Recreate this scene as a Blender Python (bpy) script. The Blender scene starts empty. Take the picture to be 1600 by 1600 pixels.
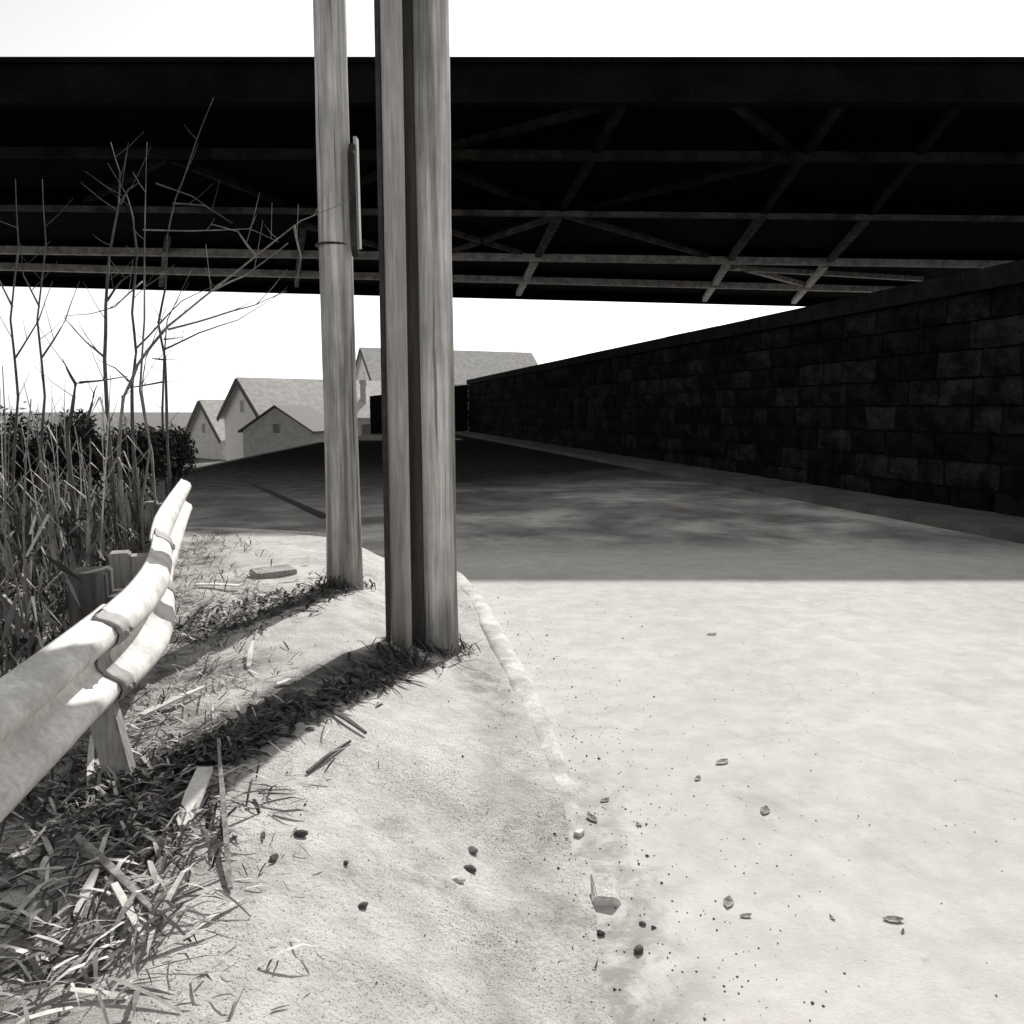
import bpy, bmesh, math, random
from mathutils import Vector, Matrix, noise
R = math.radians
random.seed(7)
C = bpy.context.scene.collection
sc = bpy.context.scene

# ------------------------------------------------------------------ camera, sky, sun, exposure
PITCH, F, EYE = R(7.0), 1300.0, 1.6
cam = bpy.data.cameras.new('camera')
cam.lens = 36.0 * F / 1600.0
cam.sensor_width = 36.0
cam.clip_start, cam.clip_end = 0.05, 3000
co = bpy.data.objects.new('camera', cam)
co.location = (0, 0, EYE)
co.rotation_euler = (R(90) - PITCH, 0, 0)
C.objects.link(co)
sc.camera = co
sc.render.resolution_x = sc.render.resolution_y = 1024

SUN_EL, SUN_AZ = R(36), R(13.8)          # azimuth to the right of straight ahead (+Y)
w = bpy.data.worlds.new('World'); sc.world = w; w.use_nodes = True
nt = w.node_tree; nt.nodes.clear()
sky = nt.nodes.new('ShaderNodeTexSky'); sky.sky_type = 'NISHITA'; sky.sun_disc = False
sky.sun_elevation = SUN_EL; sky.sun_rotation = SUN_AZ; sky.dust_density = 1.0; sky.air_density = 1.0; sky.altitude = 200
hs = nt.nodes.new('ShaderNodeHueSaturation'); hs.inputs['Saturation'].default_value = 0.0
bg = nt.nodes.new('ShaderNodeBackground'); bg.inputs['Strength'].default_value = 0.14
wo = nt.nodes.new('ShaderNodeOutputWorld')
nt.links.new(sky.outputs[0], hs.inputs['Color']); nt.links.new(hs.outputs[0], bg.inputs['Color'])
nt.links.new(bg.outputs[0], wo.inputs['Surface'])
sl = bpy.data.lights.new('sun', 'SUN'); sl.energy = 5.0; sl.angle = R(0.53); sl.color = (1.0, 0.97, 0.925)
so = bpy.data.objects.new('sun', sl); C.objects.link(so)
sdir = Vector((math.sin(SUN_AZ) * math.cos(SUN_EL), math.cos(SUN_AZ) * math.cos(SUN_EL), math.sin(SUN_EL)))
so.rotation_euler = sdir.to_track_quat('Z', 'Y').to_euler()
so.location = (20, 40, 60)
sc.view_settings.view_transform = 'Standard'; sc.view_settings.look = 'None'
sc.view_settings.gamma = 1.0; sc.view_settings.exposure = 0.12

# ------------------------------------------------------------------ helpers
def ray(px, py):
    u, v = (px - 800) / F, (800 - py) / F
    return Vector((u, math.cos(PITCH) + v * math.sin(PITCH), -math.sin(PITCH) + v * math.cos(PITCH)))
def at(px, py, z):
    r = ray(px, py); t = (z - EYE) / r.z
    return Vector((r.x * t, r.y * t, z))
def atd(px, py, d):
    r = ray(px, py); t = d / r.y
    return Vector((r.x * t, d, EYE + r.z * t))
def smooth(a, b, x):
    t = max(0.0, min(1.0, (x - a) / (b - a))); return t * t * (3 - 2 * t)
def interp(pts, y):
    if y <= pts[0][0]: return pts[0][1]
    for (a, b), (c, d) in zip(pts, pts[1:]):
        if y <= c: return b + (d - b) * (y - a) / (c - a)
    return pts[-1][1]

KERB = [(-4, .42), (1.5, .30), (2.35, .25), (3.06, .2), (4.53, 0.0), (6.65, -.34), (7.4, -.52), (8.0, -.82), (8.4, -1.3), (8.55, -1.9)]
EDGE = [(-6, -2.3), (2, -2.5), (5, -3.2), (7.5, -4.1), (22, -8.7), (42, -9.6), (60, -9.8), (900, -9.8)]
def kx(y): return interp(KERB, y) + (.07 * noise.noise((y * 2.6, 4, 1)) + .03 * noise.noise((y * 9, 4, 7))) * smooth(3.0, 2.3, y)
def ex(y): return interp(EDGE, y)
BACK = 8.5
def bank_z(x, y):
    e = kx(y) - x
    z0 = .02 + .08 * smooth(2.6, 3.2, y); z = z0 + (.38 - z0) * smooth(0, 1.15, e)
    n = noise.noise((x * 1.3, y * 1.3, 3.1)) * .035 + noise.noise((x * 5, y * 5, 8.1)) * .012
    z += n * smooth(0.05, .5, e)
    z -= 1.6 * smooth(0.0, 3.0, ex(y) - x)
    return z
def land_z(x, y):
    drop = smooth(0.0, 5.5, ex(y) - x)
    far = smooth(60, 78, y) * (1 - smooth(6, 14, x))
    back = 0
    return -2.7 * max(drop, far) + noise.noise((x * .3, y * .3, 1.0)) * .15 * drop
def surf_z(x, y):
    if y < BACK and x < kx(y): return bank_z(x, y)
    return land_z(x, y) if x < ex(y) or y > 58 else 0.004
def hit(px, py):
    r = ray(px, py); o = Vector((0, 0, EYE)); t = .8
    while t < 90:
        p = o + r * t
        if p.z <= surf_z(p.x, p.y): break
        t += .01 if t < 12 else .05
    p = o + r * t
    return Vector((p.x, p.y, surf_z(p.x, p.y)))

def tag(o, label=None, cat=None, group=None, kind=None):
    if label: o['label'] = label
    if cat: o['category'] = cat
    if group: o['group'] = group
    if kind: o['kind'] = kind
    return o
def empty(name, loc, label, cat, group=None, rz=0):
    o = bpy.data.objects.new(name, None); o.empty_display_size = .2
    o.location = loc; o.rotation_euler = (0, 0, rz); C.objects.link(o)
    return tag(o, label, cat, group)
class MB:
    def __init__(s): s.v, s.f, s.t = [], [], []
    def add(s, vs, fs, tone=.5):
        b = len(s.v); s.v += [tuple(v) for v in vs]
        for f in fs: s.f.append([i + b for i in f]); s.t.append(tone)
    def box(s, a, b, tone=.5, M=None):
        x0, y0, z0 = a; x1, y1, z1 = b
        vs = [Vector(p) for p in ((x0,y0,z0),(x1,y0,z0),(x1,y1,z0),(x0,y1,z0),(x0,y0,z1),(x1,y0,z1),(x1,y1,z1),(x0,y1,z1))]
        if M is not None: vs = [M @ v for v in vs]
        s.add(vs, [(0,3,2,1),(4,5,6,7),(0,1,5,4),(1,2,6,5),(2,3,7,6),(3,0,4,7)], tone)
    def bar(s, p, q, wd, ht, tone=.5, up=Vector((0,0,1))):
        p, q = Vector(p), Vector(q); d = (q - p).normalized()
        sd = d.cross(up)
        if sd.length < 1e-4: sd = Vector((1,0,0))
        sd.normalize(); u = sd.cross(d).normalized()
        vs = [c + sd * (wd/2*i) + u * (ht/2*j) for c in (p, q) for i, j in ((-1,-1),(1,-1),(1,1),(-1,1))]
        s.add(vs, [(3,2,1,0),(4,5,6,7),(0,1,5,4),(1,2,6,5),(2,3,7,6),(3,0,4,7)], tone)
    def tube(s, pts, rad, n=8, tone=.5, cap=True):
        pts = [Vector(p) for p in pts]; m = len(pts)
        if not isinstance(rad, (list, tuple)): rad = [rad] * m
        vs = []; ref = Vector((.3, .1, 1)).normalized()
        for i, p in enumerate(pts):
            d = (pts[min(i+1, m-1)] - pts[max(i-1, 0)]).normalized()
            a = d.cross(ref if abs(d.dot(ref)) < .98 else Vector((1,0,0))).normalized(); b = d.cross(a)
            for k in range(n):
                t = 2*math.pi*k/n; vs.append(p + (a*math.cos(t) + b*math.sin(t)) * rad[i])
        fs = [(i*n+k, i*n+(k+1)%n, (i+1)*n+(k+1)%n, (i+1)*n+k) for i in range(m-1) for k in range(n)]
        if cap: fs += [tuple(range(n-1, -1, -1)), tuple(range((m-1)*n, m*n))]
        s.add(vs, fs, tone)
    def build(s, name, m, parent=None, smooth_=False, loc=None, bevel=0, ptone=None):
        me = bpy.data.meshes.new(name); me.from_pydata(s.v, [], s.f); me.update()
        at_ = me.attributes.new('tone', 'FLOAT', 'FACE' if ptone is None else 'POINT'); at_.data.foreach_set('value', s.t if ptone is None else ptone)
        if smooth_: me.polygons.foreach_set('use_smooth', [True]*len(me.polygons))
        me.materials.append(m)
        bm = bmesh.new(); bm.from_mesh(me); bmesh.ops.recalc_face_normals(bm, faces=bm.faces)
        if bevel: bmesh.ops.bevel(bm, geom=bm.edges[:], offset=bevel, segments=2, affect='EDGES', clamp_overlap=True)
        bm.to_mesh(me); bm.free()
        o = bpy.data.objects.new(name, me); C.objects.link(o)
        if loc is not None:
            me.transform(Matrix.Translation(-Vector(loc))); o.location = loc
        if parent is not None:
            if loc is None: me.transform(parent.matrix_basis.inverted())   # verts given in world space
            o.parent = parent
        return o

def warm(v): return (v, v * .975, v * .935, 1)
class NT:
    def __init__(s, name, rough=.85):
        s.m = bpy.data.materials.new(name); s.m.use_nodes = True; s.n = s.m.node_tree
        s.p = s.n.nodes['Principled BSDF']; s.p.inputs['Roughness'].default_value = rough
        s.p.inputs['Specular IOR Level'].default_value = .25
        s.tc = s.n.nodes.new('ShaderNodeTexCoord'); s.geo = s.n.nodes.new('ShaderNodeNewGeometry')
        s.pos = s.geo.outputs['Position']
    def L(s, a, b): s.n.links.new(a, b)
    def noise(s, scale, detail=4, vec=None, rough=.6, stretch=None, dist=0):
        t = s.n.nodes.new('ShaderNodeTexNoise'); t.inputs['Scale'].default_value = scale
        t.inputs['Detail'].default_value = detail; t.inputs['Roughness'].default_value = rough; t.inputs['Distortion'].default_value = dist
        v = vec if vec is not None else s.pos
        if stretch:
            mp = s.n.nodes.new('ShaderNodeMapping'); mp.inputs['Scale'].default_value = stretch; s.L(v, mp.inputs[0]); v = mp.outputs[0]
        s.L(v, t.inputs['Vector']); return t.outputs['Fac']
    def ramp(s, fac, a, b, va=0.0, vb=1.0):
        t = s.n.nodes.new('ShaderNodeMapRange'); t.interpolation_type = 'SMOOTHSTEP'
        for i, v in ((1, a), (2, b), (3, va), (4, vb)): t.inputs[i].default_value = v
        s.L(fac, t.inputs[0]); return t.outputs[0]
    def math(s, op, a, b=None):
        t = s.n.nodes.new('ShaderNodeMath'); t.operation = op
        for i, v in ((0, a), (1, b)):
            if v is None: continue
            if isinstance(v, (int, float)): t.inputs[i].default_value = v
            else: s.L(v, t.inputs[i])
        return t.outputs[0]
    def grey(s, val):          # scalar -> warm grey colour
        cb = s.n.nodes.new('ShaderNodeCombineColor')
        s.L(val, cb.inputs[0]); s.L(s.math('MULTIPLY', val, .975), cb.inputs[1]); s.L(s.math('MULTIPLY', val, .935), cb.inputs[2])
        s.L(cb.outputs[0], s.p.inputs['Base Color'])
    def bump(s, h, strength=.4, dist=.01):
        b = s.n.nodes.new('ShaderNodeBump'); b.inputs['Strength'].default_value = strength; b.inputs['Distance'].default_value = dist
        s.L(h, b.inputs['Height']); s.L(b.outputs[0], s.p.inputs['Normal'])
    def xyz(s):
        t = s.n.nodes.new('ShaderNodeSeparateXYZ'); s.L(s.pos, t.inputs[0]); return t.outputs
    def attr(s, name='tone'):
        t = s.n.nodes.new('ShaderNodeAttribute'); t.attribute_name = name; return t.outputs['Fac']

def simple(name, v, var=.25, scale=6, fine=60, rough=.8, bump=.3, stretch=None, bd=.01):
    t = NT(name, rough)
    a = t.ramp(t.noise(scale, 5, stretch=stretch), .3, .7, 1 - var, 1 + var)
    b = t.ramp(t.noise(fine, 3, stretch=stretch), .3, .7, 1 - var * .6, 1 + var * .6)
    t.grey(t.math('MULTIPLY', t.math('MULTIPLY', a, b), v))
    if bump: t.bump(t.noise(fine, 4, stretch=stretch), bump, bd)
    return t.m
def toned(name, lo, hi, rough=.8, fine=40):       # colour runs from lo to hi by the face attribute 'tone'
    t = NT(name, rough); k = t.ramp(t.attr(), 0, 1, lo, hi)
    b = t.ramp(t.noise(fine, 3), .3, .7, .75, 1.2)
    t.grey(t.math('MULTIPLY', k, b)); return t.m

# ground: gritty sand and dirt
def sand():
    t = NT('gritty_sand', .95)
    big = t.ramp(t.noise(1.1, 6), .3, .7, .9, 1.08)
    mid = t.ramp(t.noise(7, 6, rough=.7), .3, .72, .82, 1.12)
    gate = t.ramp(t.noise(2.2, 4), .45, .7, .0, .05)
    sp = t.noise(170, 2, rough=.5)
    thr = t.math('SUBTRACT', sp, gate)
    spk = t.ramp(thr, .33, .40, .35, 1.0)
    stain = t.ramp(t.noise(2.7, 7, rough=.68, dist=.4), .56, .74, 1.0, .55)
    v = t.math('MULTIPLY', t.math('MULTIPLY', big, mid), t.math('MULTIPLY', spk, stain))
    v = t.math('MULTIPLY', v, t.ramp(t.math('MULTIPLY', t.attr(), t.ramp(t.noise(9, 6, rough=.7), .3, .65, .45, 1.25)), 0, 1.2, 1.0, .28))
    t.grey(t.math('MULTIPLY', v, .55)); t.bump(t.noise(45, 6, rough=.7), .6, .02); return t.m
def concrete():
    t = NT('worn_concrete_road', .95); t.p.inputs['Specular IOR Level'].default_value = .0; o = t.xyz()
    big = t.ramp(t.noise(.55, 5), .3, .7, .93, 1.05)
    mid = t.ramp(t.noise(5, 7, rough=.7), .3, .72, .86, 1.05)
    spk = t.ramp(t.noise(210, 2), .27, .34, .62, 1.0)
    smear = t.ramp(t.noise(1.3, 7, stretch=(1, .8, 1), rough=.68, dist=.6), .54, .76, 1.0, .80)
    wp = t.n.nodes.new('ShaderNodeVectorMath'); wp.operation = 'ADD'
    nz = t.n.nodes.new('ShaderNodeTexNoise'); nz.inputs['Scale'].default_value = 2.5; nz.inputs['Detail'].default_value = 5; t.L(t.pos, nz.inputs['Vector'])
    sc_ = t.n.nodes.new('ShaderNodeVectorMath'); sc_.operation = 'SCALE'; sc_.inputs['Scale'].default_value = .5; t.L(nz.outputs['Color'], sc_.inputs[0])
    t.L(t.pos, wp.inputs[0]); t.L(sc_.outputs[0], wp.inputs[1])
    vo = t.n.nodes.new('ShaderNodeTexVoronoi'); vo.feature = 'DISTANCE_TO_EDGE'; vo.inputs['Scale'].default_value = .42; t.L(wp.outputs[0], vo.inputs['Vector'])
    crack = t.math('MAXIMUM', t.ramp(vo.outputs['Distance'], .0, .004, .86, 1.0), t.ramp(t.noise(.9, 3), .42, .52, 1.0, .0))
    smear = t.math('MULTIPLY', smear, crack)
    dirt = t.math('MULTIPLY', t.ramp(o[0], .22, .75, 1.0, 0.0), t.ramp(o[1], 2.4, 4.6, 1.0, 0.0))
    dirt = t.math('MULTIPLY', dirt, t.ramp(t.noise(6, 7, rough=.72, dist=.4), .34, .62))
    smear = t.math('MULTIPLY', smear, t.ramp(dirt, 0, 1, 1.0, .55))
    near = t.ramp(t.noise(17, 5, rough=.65), .6, .74, 1.0, .82); smear = t.math('MULTIPLY', smear, near)
    conc = t.math('MULTIPLY', t.math('MULTIPLY', big, mid), t.math('MULTIPLY', spk, smear)); conc = t.math('MULTIPLY', conc, .57)
    mott = t.math('MULTIPLY', t.ramp(t.noise(.38, 6, rough=.6, dist=.5), .40, .62, .5, 1.08), t.ramp(t.noise(1.1, 5, rough=.6, dist=.4), .38, .6, .7, 1.0))
    mo = t.ramp(o[1], 8.6, 10.5); conc = t.math('MULTIPLY', conc, t.math('ADD', 1.0, t.math('MULTIPLY', mo, t.math('SUBTRACT', mott, 1.0))))
    # old asphalt further on, its darkness also standing in for shade
    clampx = t.math('MINIMUM', t.math('MAXIMUM', o[0], -3.0), 2.5)
    yb = t.math('SUBTRACT', o[1], clampx)
    yb = t.math('ADD', yb, t.math('MULTIPLY', t.math('SUBTRACT', t.noise(.35, 5, rough=.6), .5), 7.0))
    fac = t.ramp(yb, 12.0, 21.0)
    asp = t.math('MULTIPLY', t.ramp(t.noise(3, 6), .3, .7, .7, 1.35), .045)
    asp = t.math('MULTIPLY', asp, t.math('ADD', 1.0, t.math('MULTIPLY', t.ramp(o[0], -1.2, -2.6, 0.0, 2.2), t.ramp(o[1], 26, 13, 0.0, 1.0))))
    d = t.math('SUBTRACT', asp, conc)
    t.grey(t.math('ADD', conc, t.math('MULTIPLY', d, fac))); t.bump(t.noise(90, 5), .35, .006); return t.m
def wood():
    t = NT('weathered_pole_wood', .55); t.p.inputs['Specular IOR Level'].default_value = .6
    a = t.ramp(t.noise(9, 6, stretch=(1, 1, .05), rough=.65), .33, .68, .28, 1.25)
    b = t.ramp(t.noise(60, 4, stretch=(1, 1, .03)), .3, .7, .7, 1.15)
    c = t.ramp(t.noise(5, 5, stretch=(1, 1, .5)), .35, .7, .75, 1.1)
    split = t.ramp(t.noise(24, 3, stretch=(1, 1, .02), rough=.5), .60, .66, 1.0, .3)
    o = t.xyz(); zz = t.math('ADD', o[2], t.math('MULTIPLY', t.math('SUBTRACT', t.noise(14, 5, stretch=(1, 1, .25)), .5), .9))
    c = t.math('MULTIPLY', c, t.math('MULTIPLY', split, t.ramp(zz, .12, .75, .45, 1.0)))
    t.grey(t.math('MULTIPLY', t.math('MULTIPLY', a, b), t.math('MULTIPLY', c, .52)))
    t.bump(t.noise(50, 5, stretch=(1, 1, .03)), .5, .008); return t.m
def stone():
    t = NT('soot_blackened_stone', .95)
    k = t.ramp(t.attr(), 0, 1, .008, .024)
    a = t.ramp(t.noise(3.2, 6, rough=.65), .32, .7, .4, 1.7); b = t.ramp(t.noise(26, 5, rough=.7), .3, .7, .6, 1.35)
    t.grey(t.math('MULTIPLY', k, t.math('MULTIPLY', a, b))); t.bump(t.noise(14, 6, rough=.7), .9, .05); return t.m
def dull(m, v):
    m.node_tree.nodes['Principled BSDF'].inputs['Specular IOR Level'].default_value = v
def foliage(name, lo, hi):
    return toned(name, lo, hi, .9, 8)

M = dict(sand=sand(), conc=concrete(), wood=wood(), stone=stone(),
    dirt=simple('dark_earth', .13, .4, 2, 30, .95, .6, bd=.03),
    kerb=simple('pale_kerb_stone', .50, .3, 5, 70, .9, .4, bd=.006),
    walk=simple('grimy_pavement_slab', .11, .3, 1.2, 40, .9, .3),
    mortar=simple('black_mortar', .012, .3), coping=simple('dark_coping_stone', .013, .4, 2, 20, .9, .6, bd=.02),
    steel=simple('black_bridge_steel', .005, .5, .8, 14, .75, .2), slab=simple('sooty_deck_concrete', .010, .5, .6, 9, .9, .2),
    pale=simple('steel_lit_tone', .80, .35, 2.5, 26, .8, .3), dim=simple('steel_half_lit_tone', .19, .5, 1.2, 18, .8, .3), faint=simple('steel_unlit_tone', .045, .5, 1, 18, .8, .3),  # bay tones: light fading towards the near side, put into the colour
    galv=simple('galvanised_sheet', .66, .22, 4.5, 40, .5, .12, bd=.003), galvdark=simple('dirty_galvanised_sheet', .26, .2, 5, 40, .6, .2),
    pipe=simple('dirty_steel_pipe', .36, .3, 6, 50, .6, .2, stretch=(1, 1, .08)), iron=simple('black_iron_bar', .03, .4, 6, 50, .7, .2),
    post=simple('grey_timber_post', .30, .35, 9, 60, .85, .5, stretch=(1, 1, .08)),
    siding=simple('white_clapboard', .85, .05, 3, 20, .8, .1), sidingg=simple('grey_clapboard', .62, .12, 3, 20, .8, .1),
    shing=simple('pale_grey_shingles', .58, .15, 2.5, 12, .9, .3), trim=simple('dark_roof_trim', .10, .2), glass=simple('dull_window_glass', .25, .1, rough=.15, bump=0),
    postdark=simple('dark_timber_post', .13, .4, 9, 60, .85, .5, stretch=(1, 1, .08)),
    shade_black=simple('pole_gap_shade', .035, .4, 9, 60, .7, .2, stretch=(1, 1, .1)),
    twig=simple('bare_grey_twig', .20, .35, 8, 60, .85, .2), twigdark=simple('dark_twig_bark', .085, .35, 8, 60, .85, .2),
    reed=toned('dry_reed_straw', .14, .60), grass=toned('dead_grass_blades', .04, .62), leaf=foliage('dark_evergreen_leaf', .015, .07), brush=foliage('dull_brush_leaf', .04, .26),
    shard=simple('bleached_wood', .66, .15, 8, 60, .8, .2), rock=simple('dark_pebble', .09, .4, 20, 90, .85, .3), rockpale=simple('pale_rubble', .6, .2, 12, 70, .9, .4), tar=simple('tar_joint', .018, .3, 5, 40, .8, .1),
    deadleaf=simple('brown_dead_leaf', .24, .4, 30, 90, .85, .2))

for k_ in ('steel', 'slab', 'stone', 'mortar', 'coping', 'dim', 'faint', 'leaf', 'brush'): dull(M[k_], .04)
# ------------------------------------------------------------------ terrain and paving
def axis(segs):
    out = [segs[0][0]]
    for a, b, st in segs:
        n = max(1, round((b - a) / st)); out += [a + (b - a) * (i + 1) / n for i in range(n)]
    return out
def sheet(name, xs, ys, zf, m, label=None):
    b = MB(); nx = len(xs)
    vs = [(x, y, zf(x, y)) for y in ys for x in xs]
    fs = [(j*nx+i, j*nx+i+1, (j+1)*nx+i+1, (j+1)*nx+i) for j in range(len(ys)-1) for i in range(nx-1)]
    b.add(vs, fs); o = b.build(name, m, smooth_=True); o['kind'] = 'structure'; return o
sheet('ground', axis([(-900, -60, 60), (-60, -16, 2), (-16, 0, .5), (0, 40, 4), (40, 900, 60)]),
      axis([(-60, 0, 3), (0, 12, .5), (12, 90, 2), (90, 1500, 90)]), lambda x, y: land_z(x, y) - .02, M['dirt'])
# road: pale worn concrete turning to old asphalt, darkened in place of shade; follows the embankment edge on the left
b = MB(); ys = axis([(-30, 0, 2), (0, 12, .4), (12, 62, 1.5)])
rows = []
for y in ys:
    xl = (kx(y) - .05 if y < 8.0 else ex(y) + .15) if y < BACK - .6 else ex(y) + .15
    rows.append([(xl + (14 - xl) * i / 24, y, .004 - .03 * smooth(57, 62, y)) for i in range(25)])
vs = [p for r in rows for p in r]
b.add(vs, [(j*25+i, j*25+i+1, (j+1)*25+i+1, (j+1)*25+i) for j in range(len(rows)-1) for i in range(24)])
tag(b.build('road', M['conc'], smooth_=True), kind='structure')
def rail_x(y): return interp([(-6, -1.0), (.5, -1.08), (2.34, -1.32), (3.55, -1.6), (5.37, -2.3), (8.1, -3.22)], y)
# verge: raised sandy bank between the kerb and the guardrail
b = MB(); ys = axis([(-6, 1.4, .3), (1.4, BACK - .14, .05)]); NX = 140
rows = []
for y in ys:
    xr = kx(y); xl = ex(y) - 3.2
    row = []
    for i in range(NX + 1):
        s = i / NX; x = xr + (xl - xr) * (s ** 1.25); row.append((x, y, bank_z(x, y)))
    rows.append(row)
rows.append([(x, y + .02, -.2) for x, y, z in rows[-1]])
vs = [p for r in rows for p in r]; W = NX + 1
b.add(vs, [(j*W+i, j*W+i+1, (j+1)*W+i+1, (j+1)*W+i) for j in range(len(rows)-1) for i in range(NX)])
SHADOW_BANDS = [((hit(640, 1030).x, hit(640, 1030).y), (hit(215, 1208).x, hit(215, 1208).y), .20), ((hit(535, 922).x, hit(535, 922).y), (hit(280, 1003).x, hit(280, 1003).y), .11)]  # pole shadow lines, painted darker into the verge tone
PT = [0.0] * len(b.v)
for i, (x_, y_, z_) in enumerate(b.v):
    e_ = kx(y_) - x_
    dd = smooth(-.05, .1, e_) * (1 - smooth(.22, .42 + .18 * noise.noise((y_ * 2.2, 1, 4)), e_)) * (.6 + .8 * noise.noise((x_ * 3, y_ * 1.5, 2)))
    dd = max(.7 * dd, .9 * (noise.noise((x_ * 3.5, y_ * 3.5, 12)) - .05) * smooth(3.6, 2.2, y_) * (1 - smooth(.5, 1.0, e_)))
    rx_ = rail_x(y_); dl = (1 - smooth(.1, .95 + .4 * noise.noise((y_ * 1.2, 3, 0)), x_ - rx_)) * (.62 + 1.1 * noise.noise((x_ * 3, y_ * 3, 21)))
    for (ax, ay), (cx_, cy_), wd2 in SHADOW_BANDS:
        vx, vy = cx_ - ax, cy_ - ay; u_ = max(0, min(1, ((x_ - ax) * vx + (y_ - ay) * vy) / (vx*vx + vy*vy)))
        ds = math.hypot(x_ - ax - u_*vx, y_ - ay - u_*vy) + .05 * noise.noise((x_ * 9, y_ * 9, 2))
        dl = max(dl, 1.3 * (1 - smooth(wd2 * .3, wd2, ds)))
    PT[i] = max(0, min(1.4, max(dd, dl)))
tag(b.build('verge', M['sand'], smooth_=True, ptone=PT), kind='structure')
# kerb: worn stone strip along the verge, turning left round its corner
pts = [(kx(y), y) for y in axis([(1.2, 7.3, .12)])] + [(-.55, 7.5), (-.70, 7.85), (-1.0, 8.15), (-1.45, 8.36), (-2.0, BACK - .05), (-3.0, BACK), (-4.1, BACK + .05)]
prof = [(-.04, -.08), (-.035, .0), (.0, .012), (.03, .014), (.085, .006), (.115, -.02), (.135, -.16)]   # (outward, up) about the bank edge
b = MB(); vs = []; n = len(prof)
for i, (x, y) in enumerate(pts):
    a, c = pts[max(0, i-1)], pts[min(len(pts)-1, i+1)]
    d = Vector((c[0]-a[0], c[1]-a[1], 0)).normalized(); o = Vector((d.y, -d.x, 0))
    zb = bank_z(kx(y), y) if y < 7.4 else bank_z(x - .12, min(y, BACK - .15))
    jit = noise.noise((x*3, y*3, 2)) * .012; zb -= .004 + .10 * smooth(4.3, 2.9, y) * (1 + .5 * noise.noise((0, y * 5, 5)))
    vs += [Vector((x, y, zb + h + (jit if h > -.05 else 0))) + o * w_ for w_, h in prof]
b.add(vs, [(i*n+k, i*n+k+1, (i+1)*n+k+1, (i+1)*n+k) for i in range(len(pts)-1) for k in range(n-1)])
tag(b.build('kerb', M['kerb'], None, True), 'worn pale kerb stones curving round the sandy verge', 'kerb')
# dark joint in the asphalt left of the poles
p, q = at(352, 737, .012), at(512, 809, .012)
b = MB(); d = (q - p).normalized(); sd = Vector((d.y, -d.x, 0)) * .10
b.add([p - sd*.3, p + sd*.3, q + sd, q - sd], [(0, 1, 2, 3)]); tag(b.build('road_joint', M['tar']), kind='structure')

# ------------------------------------------------------------------ retaining wall with its pavement
WA = at(1500, 806, 0); WB = at(940, 712, 0)
wd = (WB - WA).normalized(); wn = Vector((-wd.y, wd.x, 0))      # wn points left, to the road
if wn.x > 0: wn = -wn
WALL_H = 3.62
wall = empty('retaining_wall', WA, 'soot black retaining wall of rough stone blocks right of the road', 'wall')
S0, S1 = -11.0, 46.0
back = MB()
def wall_pt(s, off, z): return WA + wd * s + wn * off + Vector((0, 0, z))
def wprism(mb, s0, s1, o0, o1, z0, z1, tone=.5, jit=None):
    c = [wall_pt(s, o, z) for s in (s0, s1) for o, z in ((o0, z0), (o1, z0), (o1, z1), (o0, z1))]
    mb.add(c, [(0,3,2,1),(4,5,6,7),(0,1,5,4),(1,2,6,5),(2,3,7,6),(3,0,4,7)], tone)
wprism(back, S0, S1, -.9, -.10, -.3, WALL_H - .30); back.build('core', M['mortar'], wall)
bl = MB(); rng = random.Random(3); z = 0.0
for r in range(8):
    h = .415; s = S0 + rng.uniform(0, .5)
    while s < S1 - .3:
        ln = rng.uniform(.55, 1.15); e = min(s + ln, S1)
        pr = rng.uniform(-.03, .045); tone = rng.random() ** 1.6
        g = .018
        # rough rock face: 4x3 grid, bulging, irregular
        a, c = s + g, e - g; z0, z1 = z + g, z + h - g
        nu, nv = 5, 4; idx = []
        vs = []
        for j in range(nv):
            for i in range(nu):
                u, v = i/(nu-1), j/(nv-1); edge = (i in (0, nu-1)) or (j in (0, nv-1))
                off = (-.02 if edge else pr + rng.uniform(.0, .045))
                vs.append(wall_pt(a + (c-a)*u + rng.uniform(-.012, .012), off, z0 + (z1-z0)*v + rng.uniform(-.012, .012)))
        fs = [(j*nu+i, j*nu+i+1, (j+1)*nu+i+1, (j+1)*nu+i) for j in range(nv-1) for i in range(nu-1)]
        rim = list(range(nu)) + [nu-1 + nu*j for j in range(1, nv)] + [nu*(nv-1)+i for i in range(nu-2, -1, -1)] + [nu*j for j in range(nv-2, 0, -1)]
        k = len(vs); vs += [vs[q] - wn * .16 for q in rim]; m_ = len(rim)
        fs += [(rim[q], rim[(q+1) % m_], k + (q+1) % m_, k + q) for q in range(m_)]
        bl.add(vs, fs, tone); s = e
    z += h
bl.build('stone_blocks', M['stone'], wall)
cp = MB(); s = S0
while s < S1:
    e = min(s + 1.6, S1); wprism(cp, s + .006, e - .006, -1.0, .09, WALL_H - .295, WALL_H + rng.uniform(-.006, .006)); s = e
cp.build('coping', M['coping'], wall)
# lower far length of the wall, bending to the left
e0 = wall_pt(S1, 0, 0); e1 = atd(578, 640, 58); e1.z = 0
fw = MB(); d = (e1 - e0); nn = Vector((-d.y, d.x, 0)).normalized()
if nn.y > 0: nn = -nn
zt = atd(578, 619, 58).z
for (oa, ob) in ((0, .8),):
    c = [p_ - nn * o_ + Vector((0, 0, z_)) for p_, zz in ((e0, WALL_H - .3), (e1, zt)) for o_, z_ in ((0, -.6), (.8, -.6), (.8, zz), (0, zz))]
    fw.add(c, [(0,3,2,1),(4,5,6,7),(0,1,5,4),(1,2,6,5),(2,3,7,6),(3,0,4,7)], .2)
fw.build('end_length', M['coping'], wall)
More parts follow.
